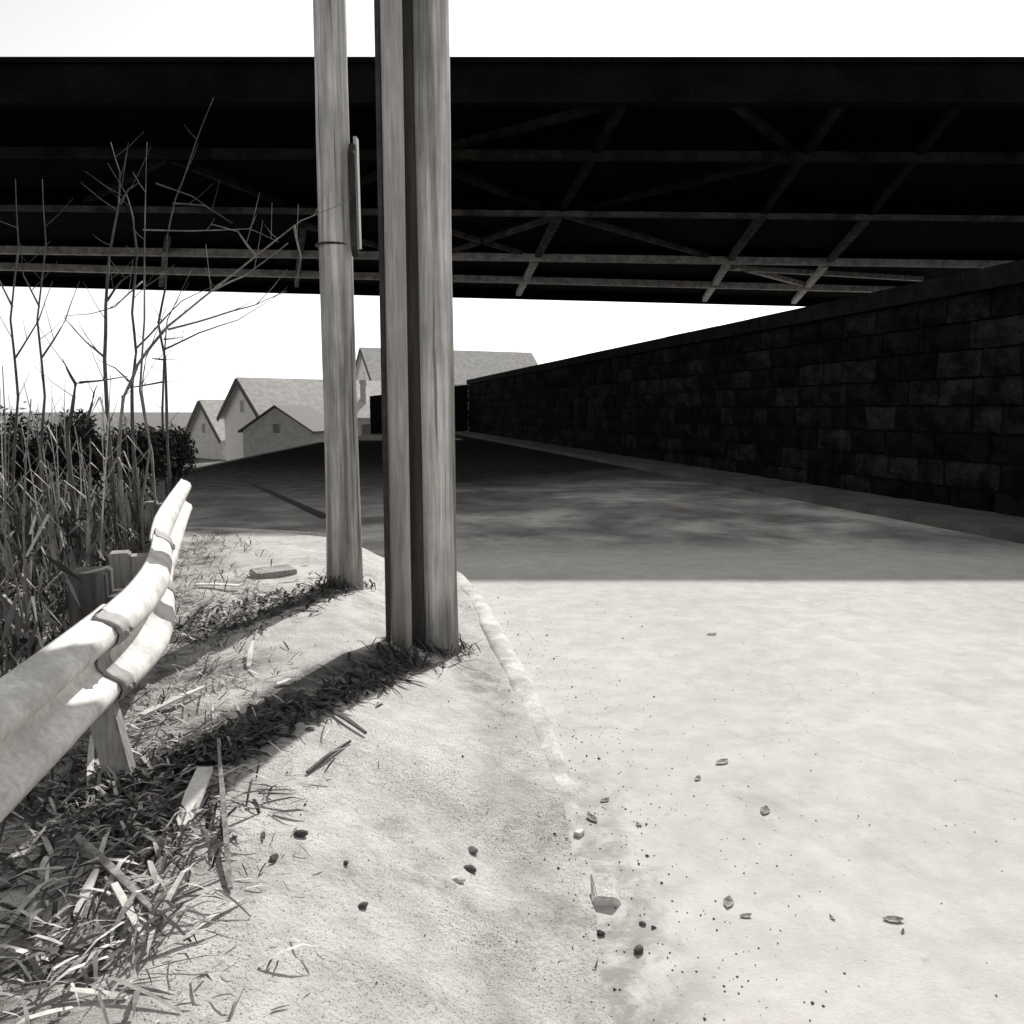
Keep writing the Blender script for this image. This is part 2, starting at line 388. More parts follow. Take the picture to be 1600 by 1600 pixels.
# pavement at the foot of the wall
b = MB(); SW = 1.25
for s in range(-10, 46, 2):
    wprism(b, s + .004, s + 1.996, -.02, SW - .16, -.1, .13 + rng.uniform(-.004, .004))
tag(b.build('pavement', M['walk']), kind='structure')
b = MB()
for s in range(-10, 46, 1): wprism(b, s + .003, s + .997, SW - .158, SW, -.1, .128 + rng.uniform(-.004, .004))
tag(b.build('kerb', M['walk']), 'grimy low kerb edging the pavement along the black wall', 'kerb')

# ------------------------------------------------------------------ bridge
ZU = 8.9                                   # underside of the steelwork
NEAR_Y = 21.0; ZT = EYE + math.tan(R(21.55)) * NEAR_Y
fl, fr = at(100, 450, ZU), at(1210, 478, ZU)
fs_ = (fr.y - fl.y) / (fr.x - fl.x)
def far_y(x): return fl.y + (x - fl.x) * fs_
X0, X1 = -46.0, 46.0
bridge = empty('bridge', (0, 36, 0), 'black steel road bridge crossing overhead from side to side', 'bridge')
b = MB()
zb, zt = ZU + .60, ZT - .08
c = [(X0, NEAR_Y + .3, zb), (X1, NEAR_Y + .3, zb), (X1, far_y(X1) - .3, zb), (X0, far_y(X0) - .3, zb)]
b.add([Vector(p) for p in c] + [Vector((p[0], p[1], zt)) for p in c], [(0,3,2,1),(4,5,6,7),(0,1,5,4),(1,2,6,5),(2,3,7,6),(3,0,4,7)])
b.build('deck_slab', M['slab'], bridge)
b = MB(); b.box((X0, NEAR_Y, ZU), (X1, NEAR_Y + .297, ZT)); b.box((X0, NEAR_Y - .10, ZU - .02), (X1, NEAR_Y - .003, ZU + .10)); b.box((X0, NEAR_Y - .10, ZT - .10), (X1, NEAR_Y - .003, ZT + .02))
b.build('edge_girder', M['steel'], bridge)
b = MB(); 
c = [Vector((x, far_y(x) - o, z)) for x in (X0, X1) for o, z in ((.297, ZU), (0, ZU), (0, ZT), (.297, ZT))]
b.add(c, [(0,3,2,1),(4,5,6,7),(0,1,5,4),(1,2,6,5),(2,3,7,6),(3,0,4,7)]); b.build('edge_girder', M['steel'], bridge)
# lengthwise members: (row at x=100, row at x=1400, size, material)
def girder(r0, r1, size, mat, web=True):
    p, q = at(100, r0, ZU + size/2), at(1400, r1, ZU + size/2)
    k = (q.y - p.y) / (q.x - p.x)
    P, Q = Vector((X0, p.y + (X0 - p.x)*k, p.z)), Vector((X1, p.y + (X1 - p.x)*k, p.z))
    b = MB(); b.bar(P, Q, size * .9, size); b.build('bottom_chord', mat, bridge)
    if web:
        b = MB(); b.bar(P + Vector((0, .05, size/2 + (.60 - size)/2)), Q + Vector((0, .05, size/2 + (.60 - size)/2)), (.06), .60 - size - .004); b.build('girder_web', M['steel'], bridge)
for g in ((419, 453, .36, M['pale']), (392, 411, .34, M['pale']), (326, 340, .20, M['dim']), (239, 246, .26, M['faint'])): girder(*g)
def brace(x0, y0, x1, y1, size, mat, dz=0.0, name='cross_beam'):
    zc = ZU + .26 + dz
    p, q = at(x0, y0, zc), at(x1, y1, zc)
    b = MB(); b.bar(p, q, size, size * .8); b.build(name, mat, bridge)
for a in ((810, 459, 836, 408), (1099, 471, 1138, 410), (1238, 474, 1290, 414)): brace(*a, .34, M['pale'])  # pale, dim and faint segments paint the light's fall-off along each beam
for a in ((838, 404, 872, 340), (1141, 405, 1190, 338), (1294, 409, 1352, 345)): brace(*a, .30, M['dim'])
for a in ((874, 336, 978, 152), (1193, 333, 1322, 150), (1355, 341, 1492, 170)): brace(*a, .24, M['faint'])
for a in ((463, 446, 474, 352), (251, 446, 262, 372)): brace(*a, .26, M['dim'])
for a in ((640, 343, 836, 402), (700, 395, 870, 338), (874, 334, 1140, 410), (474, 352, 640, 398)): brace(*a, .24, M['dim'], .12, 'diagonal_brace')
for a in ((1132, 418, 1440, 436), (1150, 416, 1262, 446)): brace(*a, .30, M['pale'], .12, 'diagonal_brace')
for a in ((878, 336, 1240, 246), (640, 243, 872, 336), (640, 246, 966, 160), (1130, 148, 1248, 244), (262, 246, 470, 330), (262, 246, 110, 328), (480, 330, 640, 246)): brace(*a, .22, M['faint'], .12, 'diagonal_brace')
for a_, c_ in (((-44, 22, -3), (-41, 44, ZU - .003)), ((38, 22, -.2), (42, 56, ZU - .003))):
    b = MB(); b.box(a_, c_); b.build('abutment', M['coping'], bridge)

# ------------------------------------------------------------------ houses beyond
def house(name, apex, rz, length, width, eave_dz, ground, label, wm, rm, chimney=False, annex=None):
    """apex: point of the ridge at the visible gable end; local +X runs along the ridge"""
    root = empty(name, (apex.x, apex.y, ground), label, 'house', 'houses beyond the embankment', rz)
    top = apex.z - ground; ev = top - eave_dz; hw = width/2
    T = root.matrix_basis if False else (Matrix.Translation(root.location) @ Matrix.Rotation(rz, 4, 'Z'))
    def part(mb, nm, m, par=None):
        me_o = mb.build(nm, m); me_o.parent = par or root; return me_o
    b = MB()
    c = [(x_, y_, z_) for x_ in (0, length) for y_, z_ in ((-hw, 0), (hw, 0), (hw, ev), (0, top), (-hw, ev))]
    b.add(c, [(0,1,2,3,4),(9,8,7,6,5),(0,5,6,1),(1,6,7,2),(4,9,5,0)]); part(b, 'wall', wm)
    b = MB(); sl_ = eave_dz / hw; oh = .45; t_ = .16
    for s in (-1, 1):
        q = [(x_, s*y_, z_ + dz) for x_ in (-.35, length + .35) for y_, z_, dz in ((0.0, top, .02), (hw + oh, ev - sl_*oh, .02), (hw + oh, ev - sl_*oh, t_), (0.0, top, t_ + .05))]
        b.add(q, [(0,1,2,3),(7,6,5,4),(0,4,5,1),(1,5,6,2),(2,6,7,3)])
    rf = part(b, 'roof', rm)
    b = MB()
    for s in (-1, 1): b.bar((-.39, s*.05, top - .02), (-.39, s*(hw + oh), ev - sl_*oh - .02), .08, .34)
    part(b, 'barge_board', M['trim'], rf)
    for x_ in [length * k for k in (.25, .55, .82)]:
        b = MB(); b.box((x_ - .45, -hw - .05, ev - 1.9), (x_ + .45, -hw - .003, ev - .6)); wn_ = part(b, 'window', M['siding'])
        b = MB(); b.box((x_ - .36, -hw - .07, ev - 1.82), (x_ + .36, -hw - .053, ev - .68)); part(b, 'pane', M['glass'], wn_)
    b = MB(); b.box((-.05, -.35, ev + .2), (-.003, .35, ev + 1.2)); wn_ = part(b, 'window', M['siding'])
    b = MB(); b.box((-.07, -.27, ev + .28), (-.053, .27, ev + 1.12)); part(b, 'pane', M['glass'], wn_)
    return root
h1 = house('house', atd(377, 594, 62), R(40), 15, 7.2, 2.6, -2.7, 'white gabled house with long pale roof left of the thin pole', M['siding'], M['shing'])
h2 = house('house', atd(317, 628, 74), R(46), 9, 6.4, 3.0, -2.7, 'small grey house with steep gable, leftmost of the far houses', M['sidingg'], M['shing'])
h3 = house('house', atd(568, 546, 88), R(24), 19, 8.5, 3.4, 0.0, 'large house behind the black wall, its long roof above the coping', M['siding'], M['shing'])
# garage gable facing the road, in front of the white house
ap = atd(431, 636, 57); hw = 57 * 58 / F; ev = atd(431, 673, 57).z + 2.7
gr = empty('garage', (ap.x, ap.y, -2.7), 'low grey garage with front facing gable before the white house', 'garage', None, R(-12))
b = MB(); tp = ap.z + 2.7
c = [(x_, y_, z_) for y_ in (0, 5) for x_, z_ in ((-hw, 0), (hw, 0), (hw, ev), (0, tp), (-hw, ev))]
b.add(c, [(0,1,2,3,4),(9,8,7,6,5),(0,5,6,1),(1,6,7,2),(4,9,5,0)]); o = b.build('wall', M['sidingg']); o.parent = gr
b = MB(); sl_ = (tp - ev) / hw
for s in (-1, 1):
    q = [(s*x_, y_, z_) for y_ in (-.25, 5.2) for x_, z_ in ((0, tp + .01), (hw + .25, ev - sl_*.25 + .01), (hw + .25, ev - sl_*.25 + .13), (0, tp + .14))]
    b.add(q, [(0,1,2,3),(7,6,5,4),(0,4,5,1),(1,5,6,2),(2,6,7,3)])
o = b.build('roof', M['trim']); o.parent = gr
b = MB(); b.box((-.25, -.05, ev - .15), (.2, -.003, ev + .45)); o = b.build('window', M['glass']); o.parent = gr
# brick chimney stack seen between the poles
p = atd(569, 660, 66)
b = MB(); b.box((p.x - .22, p.y - .22, -2.7), (p.x + .22, p.y + .22, atd(569, 600, 66).z)); b.box((p.x - .28, p.y - .28, atd(569, 600, 66).z + .002), (p.x + .28, p.y + .28, atd(569, 596, 66).z + .1))
tag(b.build('chimney', M['sidingg'], loc=(p.x, p.y, -2.7)), 'slim grey chimney stack showing between the two poles', 'chimney')

# ------------------------------------------------------------------ poles
def round_pole(base, top_h, r0, r1, mb, lean=0.0, n=28):
    pts, rad = [], []
    for i in range(25):
        t = i / 24; z_ = base.z - .3 + (top_h + .3) * t
        pts.append((base.x + lean * t + noise.noise((base.x*9, z_*.5, 1)) * .006, base.y, z_))
        rad.append((r0 + (r1 - r0) * t) * (1 + .035 * noise.noise((z_*1.7, base.x*5, 4)) + .10 * max(0, .12 - t) / .12))
    mb.tube(pts, rad, n)
pa = hit(680, 1012)                                       # stout near pole
sca = pa.y / F * 1.0
def width_at(pxw, p): 
    Z = p.y * math.cos(PITCH) - (p.z - EYE) * math.sin(PITCH); return pxw * Z / F
ra = width_at(71, pa) / 2
near = empty('wooden_pole', pa, 'stout weathered wooden pole beside a slim pipe, nearest the kerb', 'pole', 'weathered wooden poles on the verge')
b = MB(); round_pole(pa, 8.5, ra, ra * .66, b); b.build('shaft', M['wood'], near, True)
pk = hit(653, 1016); cb_r = width_at(25, pk) / 2
b = MB(); b.tube([(pk.x - .010 * k + .006 * noise.noise((k * .8, 2, 2)), pa.y - ra * (.80 - .035 * k), pk.z - .2 + k * 1.0) for k in range(9)], cb_r, 14); b.build('shade_strip', M['shade_black'], near, True)  # added dark tube standing in for shade between pipe and pole
pb = hit(627, 1010); rb = width_at(31, pb) / 2; pb.x += .005
pip = empty('steel_pipe', pb, 'slim upright steel pipe with a dark bar, pressed to the stout pole', 'pipe')
b = MB(); b.tube([(pb.x, pb.y, pb.z - .2), (pb.x - .005, pb.y, pb.z + 4), (pb.x - .01, pb.y, pb.z + 7.8)], [rb, rb*1.05, rb*1.08], 20); b.build('tube', M['pipe'], pip, True)
b = MB(); xx = pb.x - rb - width_at(5, pb); b.box((xx - .012, pb.y - .03, pb.z - .2), (xx + .013, pb.y + .03, pb.z + 7.6)); b.build('flat_bar', M['iron'], pip)
pc = hit(539, 915); rc = width_at(53, pc) / 2
thin = empty('wooden_pole', pc, 'thinner wooden pole with a cable guard strip, left of the stout pole', 'pole', 'weathered wooden poles on the verge')
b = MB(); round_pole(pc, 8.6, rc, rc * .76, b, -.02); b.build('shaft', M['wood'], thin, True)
ga, gb = atd(556, 216, pc.y - .03), atd(561, 388, pc.y - .03)
b = MB(); b.bar(ga, gb, .022, .08, up=Vector((0, 1, 0))); b.build('cable_guard', M['pipe'], thin)
ga2, gb2_ = atd(548.5, 240, pc.y - .115), atd(553.5, 385, pc.y - .115)
b = MB(); b.tube([ga2 + Vector((0, .04, .06)), ga2, gb2_, gb2_ + Vector((0, .04, -.05))], .024, 8); b.build('guard_shade', M['iron'], thin)  # added dark rod standing in for the guard's cast shadow
for zz in (gb.z + .02,):
    b = MB(); b.tube([(pc.x - .02 + (rc*.98) * math.cos(t), pc.y + (rc*.98) * math.sin(t), zz) for t in [2*math.pi*k/24 for k in range(25)]], .008, 5); b.build('strap', M['iron'], thin)

# ------------------------------------------------------------------ guardrail
RAIL = [(-.95, -1.2), (-1.08, .5), (-1.32, 2.34), (-1.60, 3.55), (-2.30, 5.37), (-3.22, 8.1)]
def rail_pt(t):
    n_ = len(RAIL) - 1; s = max(0, min(n_ - 1e-6, t * n_)); i = int(s); f = s - i
    P = [Vector((*RAIL[max(0, min(n_, i + k))], 0)) for k in (-1, 0, 1, 2)]
    return .5 * ((2*P[1]) + (-P[0] + P[2])*f + (2*P[0] - 5*P[1] + 4*P[2] - P[3])*f*f + (-P[0] + 3*P[1] - 3*P[2] + P[3])*f**3)
gb_ = rail_pt(.6)
rail = empty('guardrail', (gb_.x, gb_.y, .38), 'pale galvanised guardrail bending away along the left verge', 'guardrail')
W_ = [(0, .152), (.004, .144), (.040, .134), (.070, .116), (.082, .090), (.074, .064), (.034, .040), (.010, .018), (.006, 0)]; W_ = W_ + [(a, -h) for a, h in W_[-2::-1]]; W_[-1] = (0, -.160)
W_0 = [(0, .158), (.006, .142), (.030, .128), (.078, .108), (.085, .080), (.078, .052), (.02, .022), (.008, .0), (.02, -.022), (.078, -.052), (.085, -.080), (.078, -.108), (.030, -.128), (.006, -.142), (.0, -.172)]
def rail_hf(y): return 1.0 + .50 * smooth(2.3, 4.2, y) - .30 * smooth(5.5, 8.0, y)      # the beam deepens away from the near end
def beam(t0, t1, off, name, mat, zc=.782, m0=26):
    b = MB(); vs = []; n_ = len(W_)
    for layer in (0, -.012):
        for i in range(m0 + 1):
            t = t0 + (t1 - t0) * i / m0; p = rail_pt(t); d = (rail_pt(t + .01) - rail_pt(t - .01)).normalized(); o_ = Vector((d.y, -d.x, 0))
            hf = rail_hf(p.y); vs += [p + o_ * (a + off + layer) + Vector((0, 0, zc + .152 - (.152 - h) * hf)) for a, h in W_]
    K = (m0 + 1) * n_; fs = []
    for L0 in (0, K): fs += [(L0 + i*n_ + k, L0 + i*n_ + k + 1, L0 + (i+1)*n_ + k + 1, L0 + (i+1)*n_ + k) for i in range(m0) for k in range(n_ - 1)]
    for k in range(n_ - 1): fs += [(k, k+1, K+k+1, K+k), (m0*n_+k, m0*n_+k+1, K+m0*n_+k+1, K+m0*n_+k)]
    for i in range(m0): fs += [(i*n_, (i+1)*n_, K+(i+1)*n_, K+i*n_), (i*n_+n_-1, (i+1)*n_+n_-1, K+(i+1)*n_+n_-1, K+i*n_+n_-1)]
    b.add(vs, fs); return b.build(name, mat, rail, True)
def t_of(y):
    lo, hi = 0, 1
    for _ in range(40):
        m_ = (lo + hi)/2
        if rail_pt(m_).y < y: lo = m_
        else: hi = m_
    return lo
tA, tB = t_of(2.75), t_of(4.4)
beam(0, tA + .012, 0, 'rail', M['galv']); beam(tA - .012, tB + .014, .014, 'rail', M['galv']); beam(tB - .014, .9999, 0, 'rail', M['galv'])
beam(tA - .020, tA - .001, .019, 'splice_plate', M['galvdark'], m0=4); beam(tB + .004, tB + .03, .019, 'splice_plate', M['galvdark'], m0=4)
for t in (tA - .010, tB + .016):
    for dz_ in (.09, -.09):
        for k in (-.0045, .0045):
            p = rail_pt(t + k); d = (rail_pt(t + .01) - rail_pt(t - .01)).normalized(); o_ = Vector((d.y, -d.x, 0)); q = p + o_ * .099 + Vector((0, 0, .782 + .152 - (.152 - dz_) * rail_hf(p.y)))
            b = MB(); b.tube([q, q + o_ * .006, q + o_ * .012], [.011, .010, .006], 8); b.build('bolt', M['galvdark'], rail)
def rail_post(y, wd_, dp, top, mat, nm='post'):
    t = t_of(y); p = rail_pt(t); d = (rail_pt(t + .01) - rail_pt(t - .01)).normalized(); o_ = Vector((d.y, -d.x, 0))
    Mx = Matrix.Translation(p - o_ * (.10 + dp/2)) @ Matrix((( d.x, o_.x, 0), (d.y, o_.y, 0), (0, 0, 1))).to_4x4()
    zb_ = surf_z(p.x, p.y); b = MB(); b.box((-wd_/2, -dp/2, zb_ - .3), (wd_/2, dp/2, top), M=Mx); o = b.build(nm, mat, rail, bevel=.008)
    b = MB(); b.box((-wd_/2 + .01, dp/2 + .002, .70), (wd_/2 - .01, dp/2 + .092, .86), M=Mx); s_ = b.build('spacer_block', mat, rail)
for y, a, bb, tp, m_ in ((.4, .10, .10, .88, M['post']), (3.35, .17, .14, .96, M['postdark']), (4.25, .12, .10, .88, M['post']), (6.6, .11, .10, .88, M['post'])): rail_post(y, a, bb, tp, m_)

lp0, lp1 = Vector((-1.245, 2.62, .18)), Vector((-1.375, 2.66, .70))
b = MB(); b.bar(lp0, lp1, .085, .075, up=Vector((.2, -1, 0))); b.build('post', M['post'], rail, bevel=.006)
# ------------------------------------------------------------------ plants on the embankment
rng = random.Random(11)
def wob(px, d0, seed):
    """stem traced along its course, wandering in depth as a real stem does"""
    out = []; 
    for i, (x, y) in enumerate(px):
        out.append(atd(x, y, d0 + .5 * noise.noise((i * .45, seed * 3.7, .5)) ))
    res = []
    for i in range(len(out) - 1):
        for k in range(4):
            f = k/4; q = out[i].lerp(out[i+1], f); res.append(q + Vector((noise.noise((i + f, seed, 1)), 0, noise.noise((i + f, seed, 5)))) * .008)
    return res + [out[-1]]
def sapling(label, d, stems, mat, r=.014):
    base = wob(stems[0], d, 1)[0]
    zg = surf_z(base.x, base.y)
    root = empty('sapling', (base.x, base.y, zg), label, 'sapling', 'bare saplings behind the guardrail')
    for i, st in enumerate(stems):
        p = wob(st, d, i + d); rr = r if i == 0 else r * .62
        if i == 0: p = [Vector((base.x + .02, base.y, zg - .1))] + p
        b = MB(); n_ = len(p); b.tube(p, [max(.0022, rr * (1 - .85 * k/(n_-1))) for k in range(n_)], 6)
        if i == 0 or True:      # fine side twigs
            for k in range(2, n_ - 1, 3):
                if rng.random() < .75:
                    q = p[k]; dr = Vector((rng.uniform(-1, 1), rng.uniform(-.5, .5), rng.uniform(.2, 1))).normalized(); ln = rng.uniform(.08, .28)
                    b.tube([q, q + dr*ln*.5 + Vector((0, 0, .01)), q + dr*ln + Vector((0, 0, .04))], [.0028, .0019, .001], 5)
        b.build('trunk' if i == 0 else 'branch', mat, root, True)
sapling('tall bare sapling at the left edge, forking below the bridge', 5.4, [[(172, 700), (163, 560), (165, 480), (172, 400), (184, 330), (187, 270), (173, 222)], [(187, 318), (200, 296), (218, 284)], [(165, 560), (135, 535), (100, 496)], [(167, 470), (190, 440), (215, 420)]], M['twigdark'])
sapling('bare sapling with a crooked top, second from the left', 6.2, [[(208, 700), (206, 600), (213, 550), (206, 490), (214, 400), (208, 340), (198, 305), (168, 255)], [(213, 545), (255, 500), (285, 470), (350, 440)], [(206, 600), (180, 575), (150, 560)]], M['twigdark'])
sapling('slender straight sapling reaching up before the bridge', 6.4, [[(236, 705), (218, 610), (226, 500), (225, 400), (227, 300), (230, 222)], [(224, 360), (300, 361), (390, 358), (435, 378)], [(222, 440), (180, 480), (140, 490), (100, 494)]], M['twig'], .011)
sapling('tallest sapling, leaning right and nearly touching the bridge top', 7.4, [[(262, 700), (258, 560), (248, 505), (258, 450), (262, 370), (274, 310), (300, 240), (334, 152)], [(270, 318), (320, 322), (365, 348)], [(244, 286), (300, 306), (362, 350)], [(258, 545), (310, 520), (372, 500), (440, 456)]], M['twigdark'])
sapling('sapling with a long branch arching across to the thin pole', 5.0, [[(185, 705), (193, 620), (215, 570), (262, 510), (330, 455), (400, 400), (470, 345), (548, 312)], [(460, 352), (470, 400), (462, 442)], [(262, 515), (350, 490), (400, 476), (448, 455)], [(330, 455), (380, 432), (450, 380)], [(400, 400), (372, 362), (330, 350)]], M['twig'], .012)
sapling('short thick sapling with level side twigs near the far gable', 8.6, [[(256, 705), (254, 640), (256, 560), (262, 500), (300, 420)], [(256, 562), (238, 560), (282, 563)], [(256, 596), (200, 606), (290, 593)], [(256, 530), (290, 526)]], M['twigdark'], .016)
sapling('dark broken sapling low at the left edge', 5.2, [[(112, 760), (105, 680), (118, 600), (150, 595), (200, 588)], [(118, 600), (104, 575), (98, 560)], [(135, 660), (146, 620), (152, 602)]], M['twigdark'], .017)
sapling('pale leaning sapling between the dark bushes', 5.9, [[(225, 860), (222, 780), (234, 700), (222, 610), (228, 560), (260, 480)], [(234, 700), (200, 740)], [(228, 760), (252, 790)]], M['twig'], .011)
for i, (x, lab) in enumerate(((20, 'bare sapling beyond the left edge of the guardrail'), (62, 'thin bare sapling left of the broken sapling'))):
    sapling(lab, 5.6 + .3*i, [[(x, 760), (x + 8, 620), (x - 4, 500), (x + 10, 380), (x + 4, 280)], [(x + 2, 560), (x + 40, 500), (x + 62, 440)], [(x, 480), (x - 26, 430), (x - 30, 380)]], M['twigdark'], .012)

# upright dry reeds: one reed, then copies
def reed_mesh(k):
    r_ = random.Random(k); b = MB(); h = 1.0
    p = [Vector((.03 * noise.noise((t * 2, k, 0)), .03 * noise.noise((t * 2, k, 9)), h * t)) for t in [i/6 for i in range(7)]]
    b.tube(p, [.006, .006, .0055, .005, .004, .003, .002], 6, tone=r_.random() * .8)
    for i in range(3):
        z_ = r_.uniform(.25, .85); a = r_.uniform(0, 6.28); ln = r_.uniform(.15, .3); d = Vector((math.cos(a), math.sin(a), 0)); s_ = Vector((-d.y, d.x, 0)) * .006
        q = Vector((0, 0, z_)); tn = r_.random()
        b.add([q - s_, q + s_, q + d*ln*.5 + Vector((0, 0, .10)) + s_, q + d*ln*.5 + Vector((0, 0, .10)) - s_, q + d*ln + Vector((0, 0, .02))], [(0, 1, 2, 3), (3, 2, 4)], tn)
    return b
protos = []
LAB = 'dry upright reed stalk in the thicket behind the guardrail'
for k in range(4):
    o = reed_mesh(k).build('dry_reed', M['reed']); tag(o, LAB, 'reed', 'dry reeds behind the guardrail'); protos.append(o)
for i in range(115):
    k = i % 4
    if i < 4: o = protos[k]
    else: o = protos[k].copy(); C.objects.link(o)
    y = rng.uniform(2.7, 7.6); x = rail_pt(t_of(min(y, 8.0))).x - .28 - rng.random() ** 1.3 * 2.0
    o.location = (x, y, surf_z(x, y) - .05); o.scale = (1, 1, rng.uniform(.7, 1.55)); o.rotation_euler = (rng.uniform(-.16, .16), rng.uniform(-.16, .16), rng.uniform(0, 6.28))

# leafy dark bushes
def bush(center, rx, ry, rz_, n, label, mat, seed, leaf=.034):
    r_ = random.Random(seed); zg = surf_z(center.x, center.y)
    root = empty('bush', (center.x, center.y, zg), label, 'bush', 'dark bushes behind the guardrail')
    lb = MB(); tb = MB()
    for i in range(16):
        a = r_.uniform(0, 6.28); tp = center + Vector((math.cos(a) * rx * .7 * r_.random(), math.sin(a) * ry * .7 * r_.random(), rz_ * r_.uniform(-.1, .9)))
        tb.tube([(center.x + r_.uniform(-.1, .1), center.y + r_.uniform(-.1, .1), zg - .1), center.lerp(tp, .5) - Vector((0, 0, rz_ * .3)), tp], [.012, .008, .003], 5)
    cl = []
    for i in range(46):
        v = Vector((r_.gauss(0, 1), r_.gauss(0, 1), r_.gauss(0, 1))).normalized() * (r_.random() ** .4); cl.append((center + Vector((v.x*rx, v.y*ry, v.z*rz_)), r_.random()))
    for i in range(int(n * 1.8)):
        c, tn = r_.choice(cl); p = c + Vector((r_.gauss(0, 1) * rx, r_.gauss(0, 1) * ry, r_.gauss(0, 1) * rz_)) * .16
        a = Vector((r_.gauss(0, 1), r_.gauss(0, 1), r_.gauss(0, 1))).normalized(); b_ = a.cross(Vector((r_.gauss(0, 1), r_.gauss(0, 1), 1))).normalized(); l_ = leaf * r_.uniform(.6, 1.3)
        lb.add([p - a*l_, p + b_*l_*.3, p + a*l_, p - b_*l_*.3], [(0, 1, 2, 3)], min(1, max(0, tn + r_.uniform(-.25, .25))))
    lb.build('foliage', mat, root); tb.build('stem', M['twigdark'], root, True)
def cb(px, py, d): return atd(px, py, d)
bush(cb(128, 712, 7.2), .22, .35, .30, 2600, 'small dark bush at the left edge of the thicket', M['leaf'], 1)
bush(cb(218, 712, 8.2), .30, .4, .30, 3200, 'dark bush in the middle of the thicket', M['leaf'], 2)
bush(cb(268, 705, 9.4), .22, .4, .30, 2400, 'dark bush next to the far end of the guardrail', M['leaf'], 3)
bush(cb(40, 735, 7.0), .40, .4, .40, 3000, 'broad dark bush beyond the left edge of the thicket', M['leaf'], 4)
# tangled undergrowth below
lb = MB()
for i in range(12000):
    y = rng.uniform(2.2, 9.2); x = rail_pt(t_of(min(y, 8.0))).x - .18 - rng.random() ** 1.2 * 2.6 - max(0, y - 7.4) * .35
    zg = surf_z(x, y); hgt = rng.random() ** 1.7 * (.62 + .25 * noise.noise((x*2, y*2, 0)))
    p = Vector((x, y, zg + hgt)); a = Vector((rng.gauss(0, .5), rng.gauss(0, .5), rng.gauss(0, 1))).normalized(); b_ = a.cross(Vector((rng.gauss(0, 1), rng.gauss(0, 1), .2))).normalized()
    l_ = rng.uniform(.03, .11); a.x *= .6; a.y *= .6; l_ *= 1.15; lb.add([p - a*l_, p + b_*l_*.10, p + a*l_, p - b_*l_*.10], [(0, 1, 2, 3)], rng.random() ** 1.5)
tag(lb.build('undergrowth', M['brush']), kind='stuff', label='tangled dry undergrowth filling the slope behind the guardrail', cat='undergrowth')

# dead grass and straw lying on the verge
gb2 = MB()
def blade(x, y, ln, wd_, lift, tone, a=None):
    a = rng.uniform(0, 6.28) if a is None else a; d = Vector((math.cos(a), math.sin(a), 0)); s_ = Vector((-d.y, d.x, 0)) * wd_
    p = [Vector((x, y, 0)) + d * ln * t for t in (0, .35, .7, 1)]
    for q, t in zip(p, (0.004, .6, 1.0, .75)): q.z = surf_z(q.x, q.y) + .004 + lift * t
    vs = [p[0] - s_*.6, p[0] + s_*.6, p[1] - s_, p[1] + s_, p[2] - s_*.8, p[2] + s_*.8, p[3]]
    gb2.add(vs, [(0, 1, 3, 2), (2, 3, 5, 4), (4, 5, 6)], tone)
def dens(x, y):
    rx_ = rail_pt(t_of(min(max(y, .2), 8.0))).x; e = x - rx_            # distance right of the rail
    return max(0, 1 - e / (.85 + .35 * noise.noise((y * 1.2, 3, 0)))) if e > -1.2 else .5
for i in range(16000):
    y = rng.uniform(1.2, 6.0); x = rng.uniform(-3.2, .1)
    if x > kx(y) - .2: continue
    if rng.random() < dens(x, y) * (.2 + 1.1 * max(0, noise.noise((x*3, y*3, 6)) + .3)): blade(x, y, rng.uniform(.015, .06), rng.uniform(.001, .003), rng.uniform(.001, .02), rng.random() ** 1.5)
n_ = 0
while n_ < 4600:
    y = rng.uniform(.9, 8.0); x = rng.uniform(-3.6, .1)
    if x > kx(y) - .15: continue
    if rng.random() < dens(x, y) * (.35 + .9 * max(0, noise.noise((x*2.5, y*2.5, 6)) + .3)):
        blade(x, y, rng.uniform(.04, .17), rng.uniform(.002, .006), rng.uniform(.004, .06), rng.random() ** 1.2); n_ += 1
for q in ((680, 1022), (610, 1030), (650, 1035), (715, 1015), (540, 918), (560, 912), (520, 920)):     # weeds round the poles
    c = hit(*q)
    for i in range(46): blade(c.x + rng.gauss(0, .07), c.y + rng.gauss(0, .04), rng.uniform(.04, .15), rng.uniform(.003, .007), rng.uniform(.01, .08), rng.random() * .22)
for i in range(800):                                                       # thick dark litter at the guardrail post
    p = hit(rng.gauss(195, 75), rng.gauss(1268, 48))
    blade(p.x, p.y, rng.uniform(.04, .15), rng.uniform(.003, .008), rng.uniform(.0, .045), rng.random() ** 2 * .7)
for i in range(230):                                                        # coarse dead leaves in the near corner
    p = hit(rng.uniform(-20, 300), rng.gauss(1440, 70))
    if rng.random() < 1.1 - p.x * 0 - max(0, (p.x + 1.05)) * 1.6: blade(p.x, p.y, rng.uniform(.03, .22), rng.uniform(.002, .009), rng.uniform(.0, .05), rng.random() ** 1.5)
for i in range(1500):                                                       # dark litter laid along the poles' shadows, also deepening their tone
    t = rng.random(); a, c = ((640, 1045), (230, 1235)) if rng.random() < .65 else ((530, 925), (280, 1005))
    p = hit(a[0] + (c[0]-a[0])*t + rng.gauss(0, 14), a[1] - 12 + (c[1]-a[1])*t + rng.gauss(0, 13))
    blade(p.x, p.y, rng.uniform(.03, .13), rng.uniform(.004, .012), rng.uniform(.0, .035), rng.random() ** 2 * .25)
tag(gb2.build('dead_grass', M['grass']), kind='stuff', label='dead grass and straw scattered over the sandy verge', cat='grass')

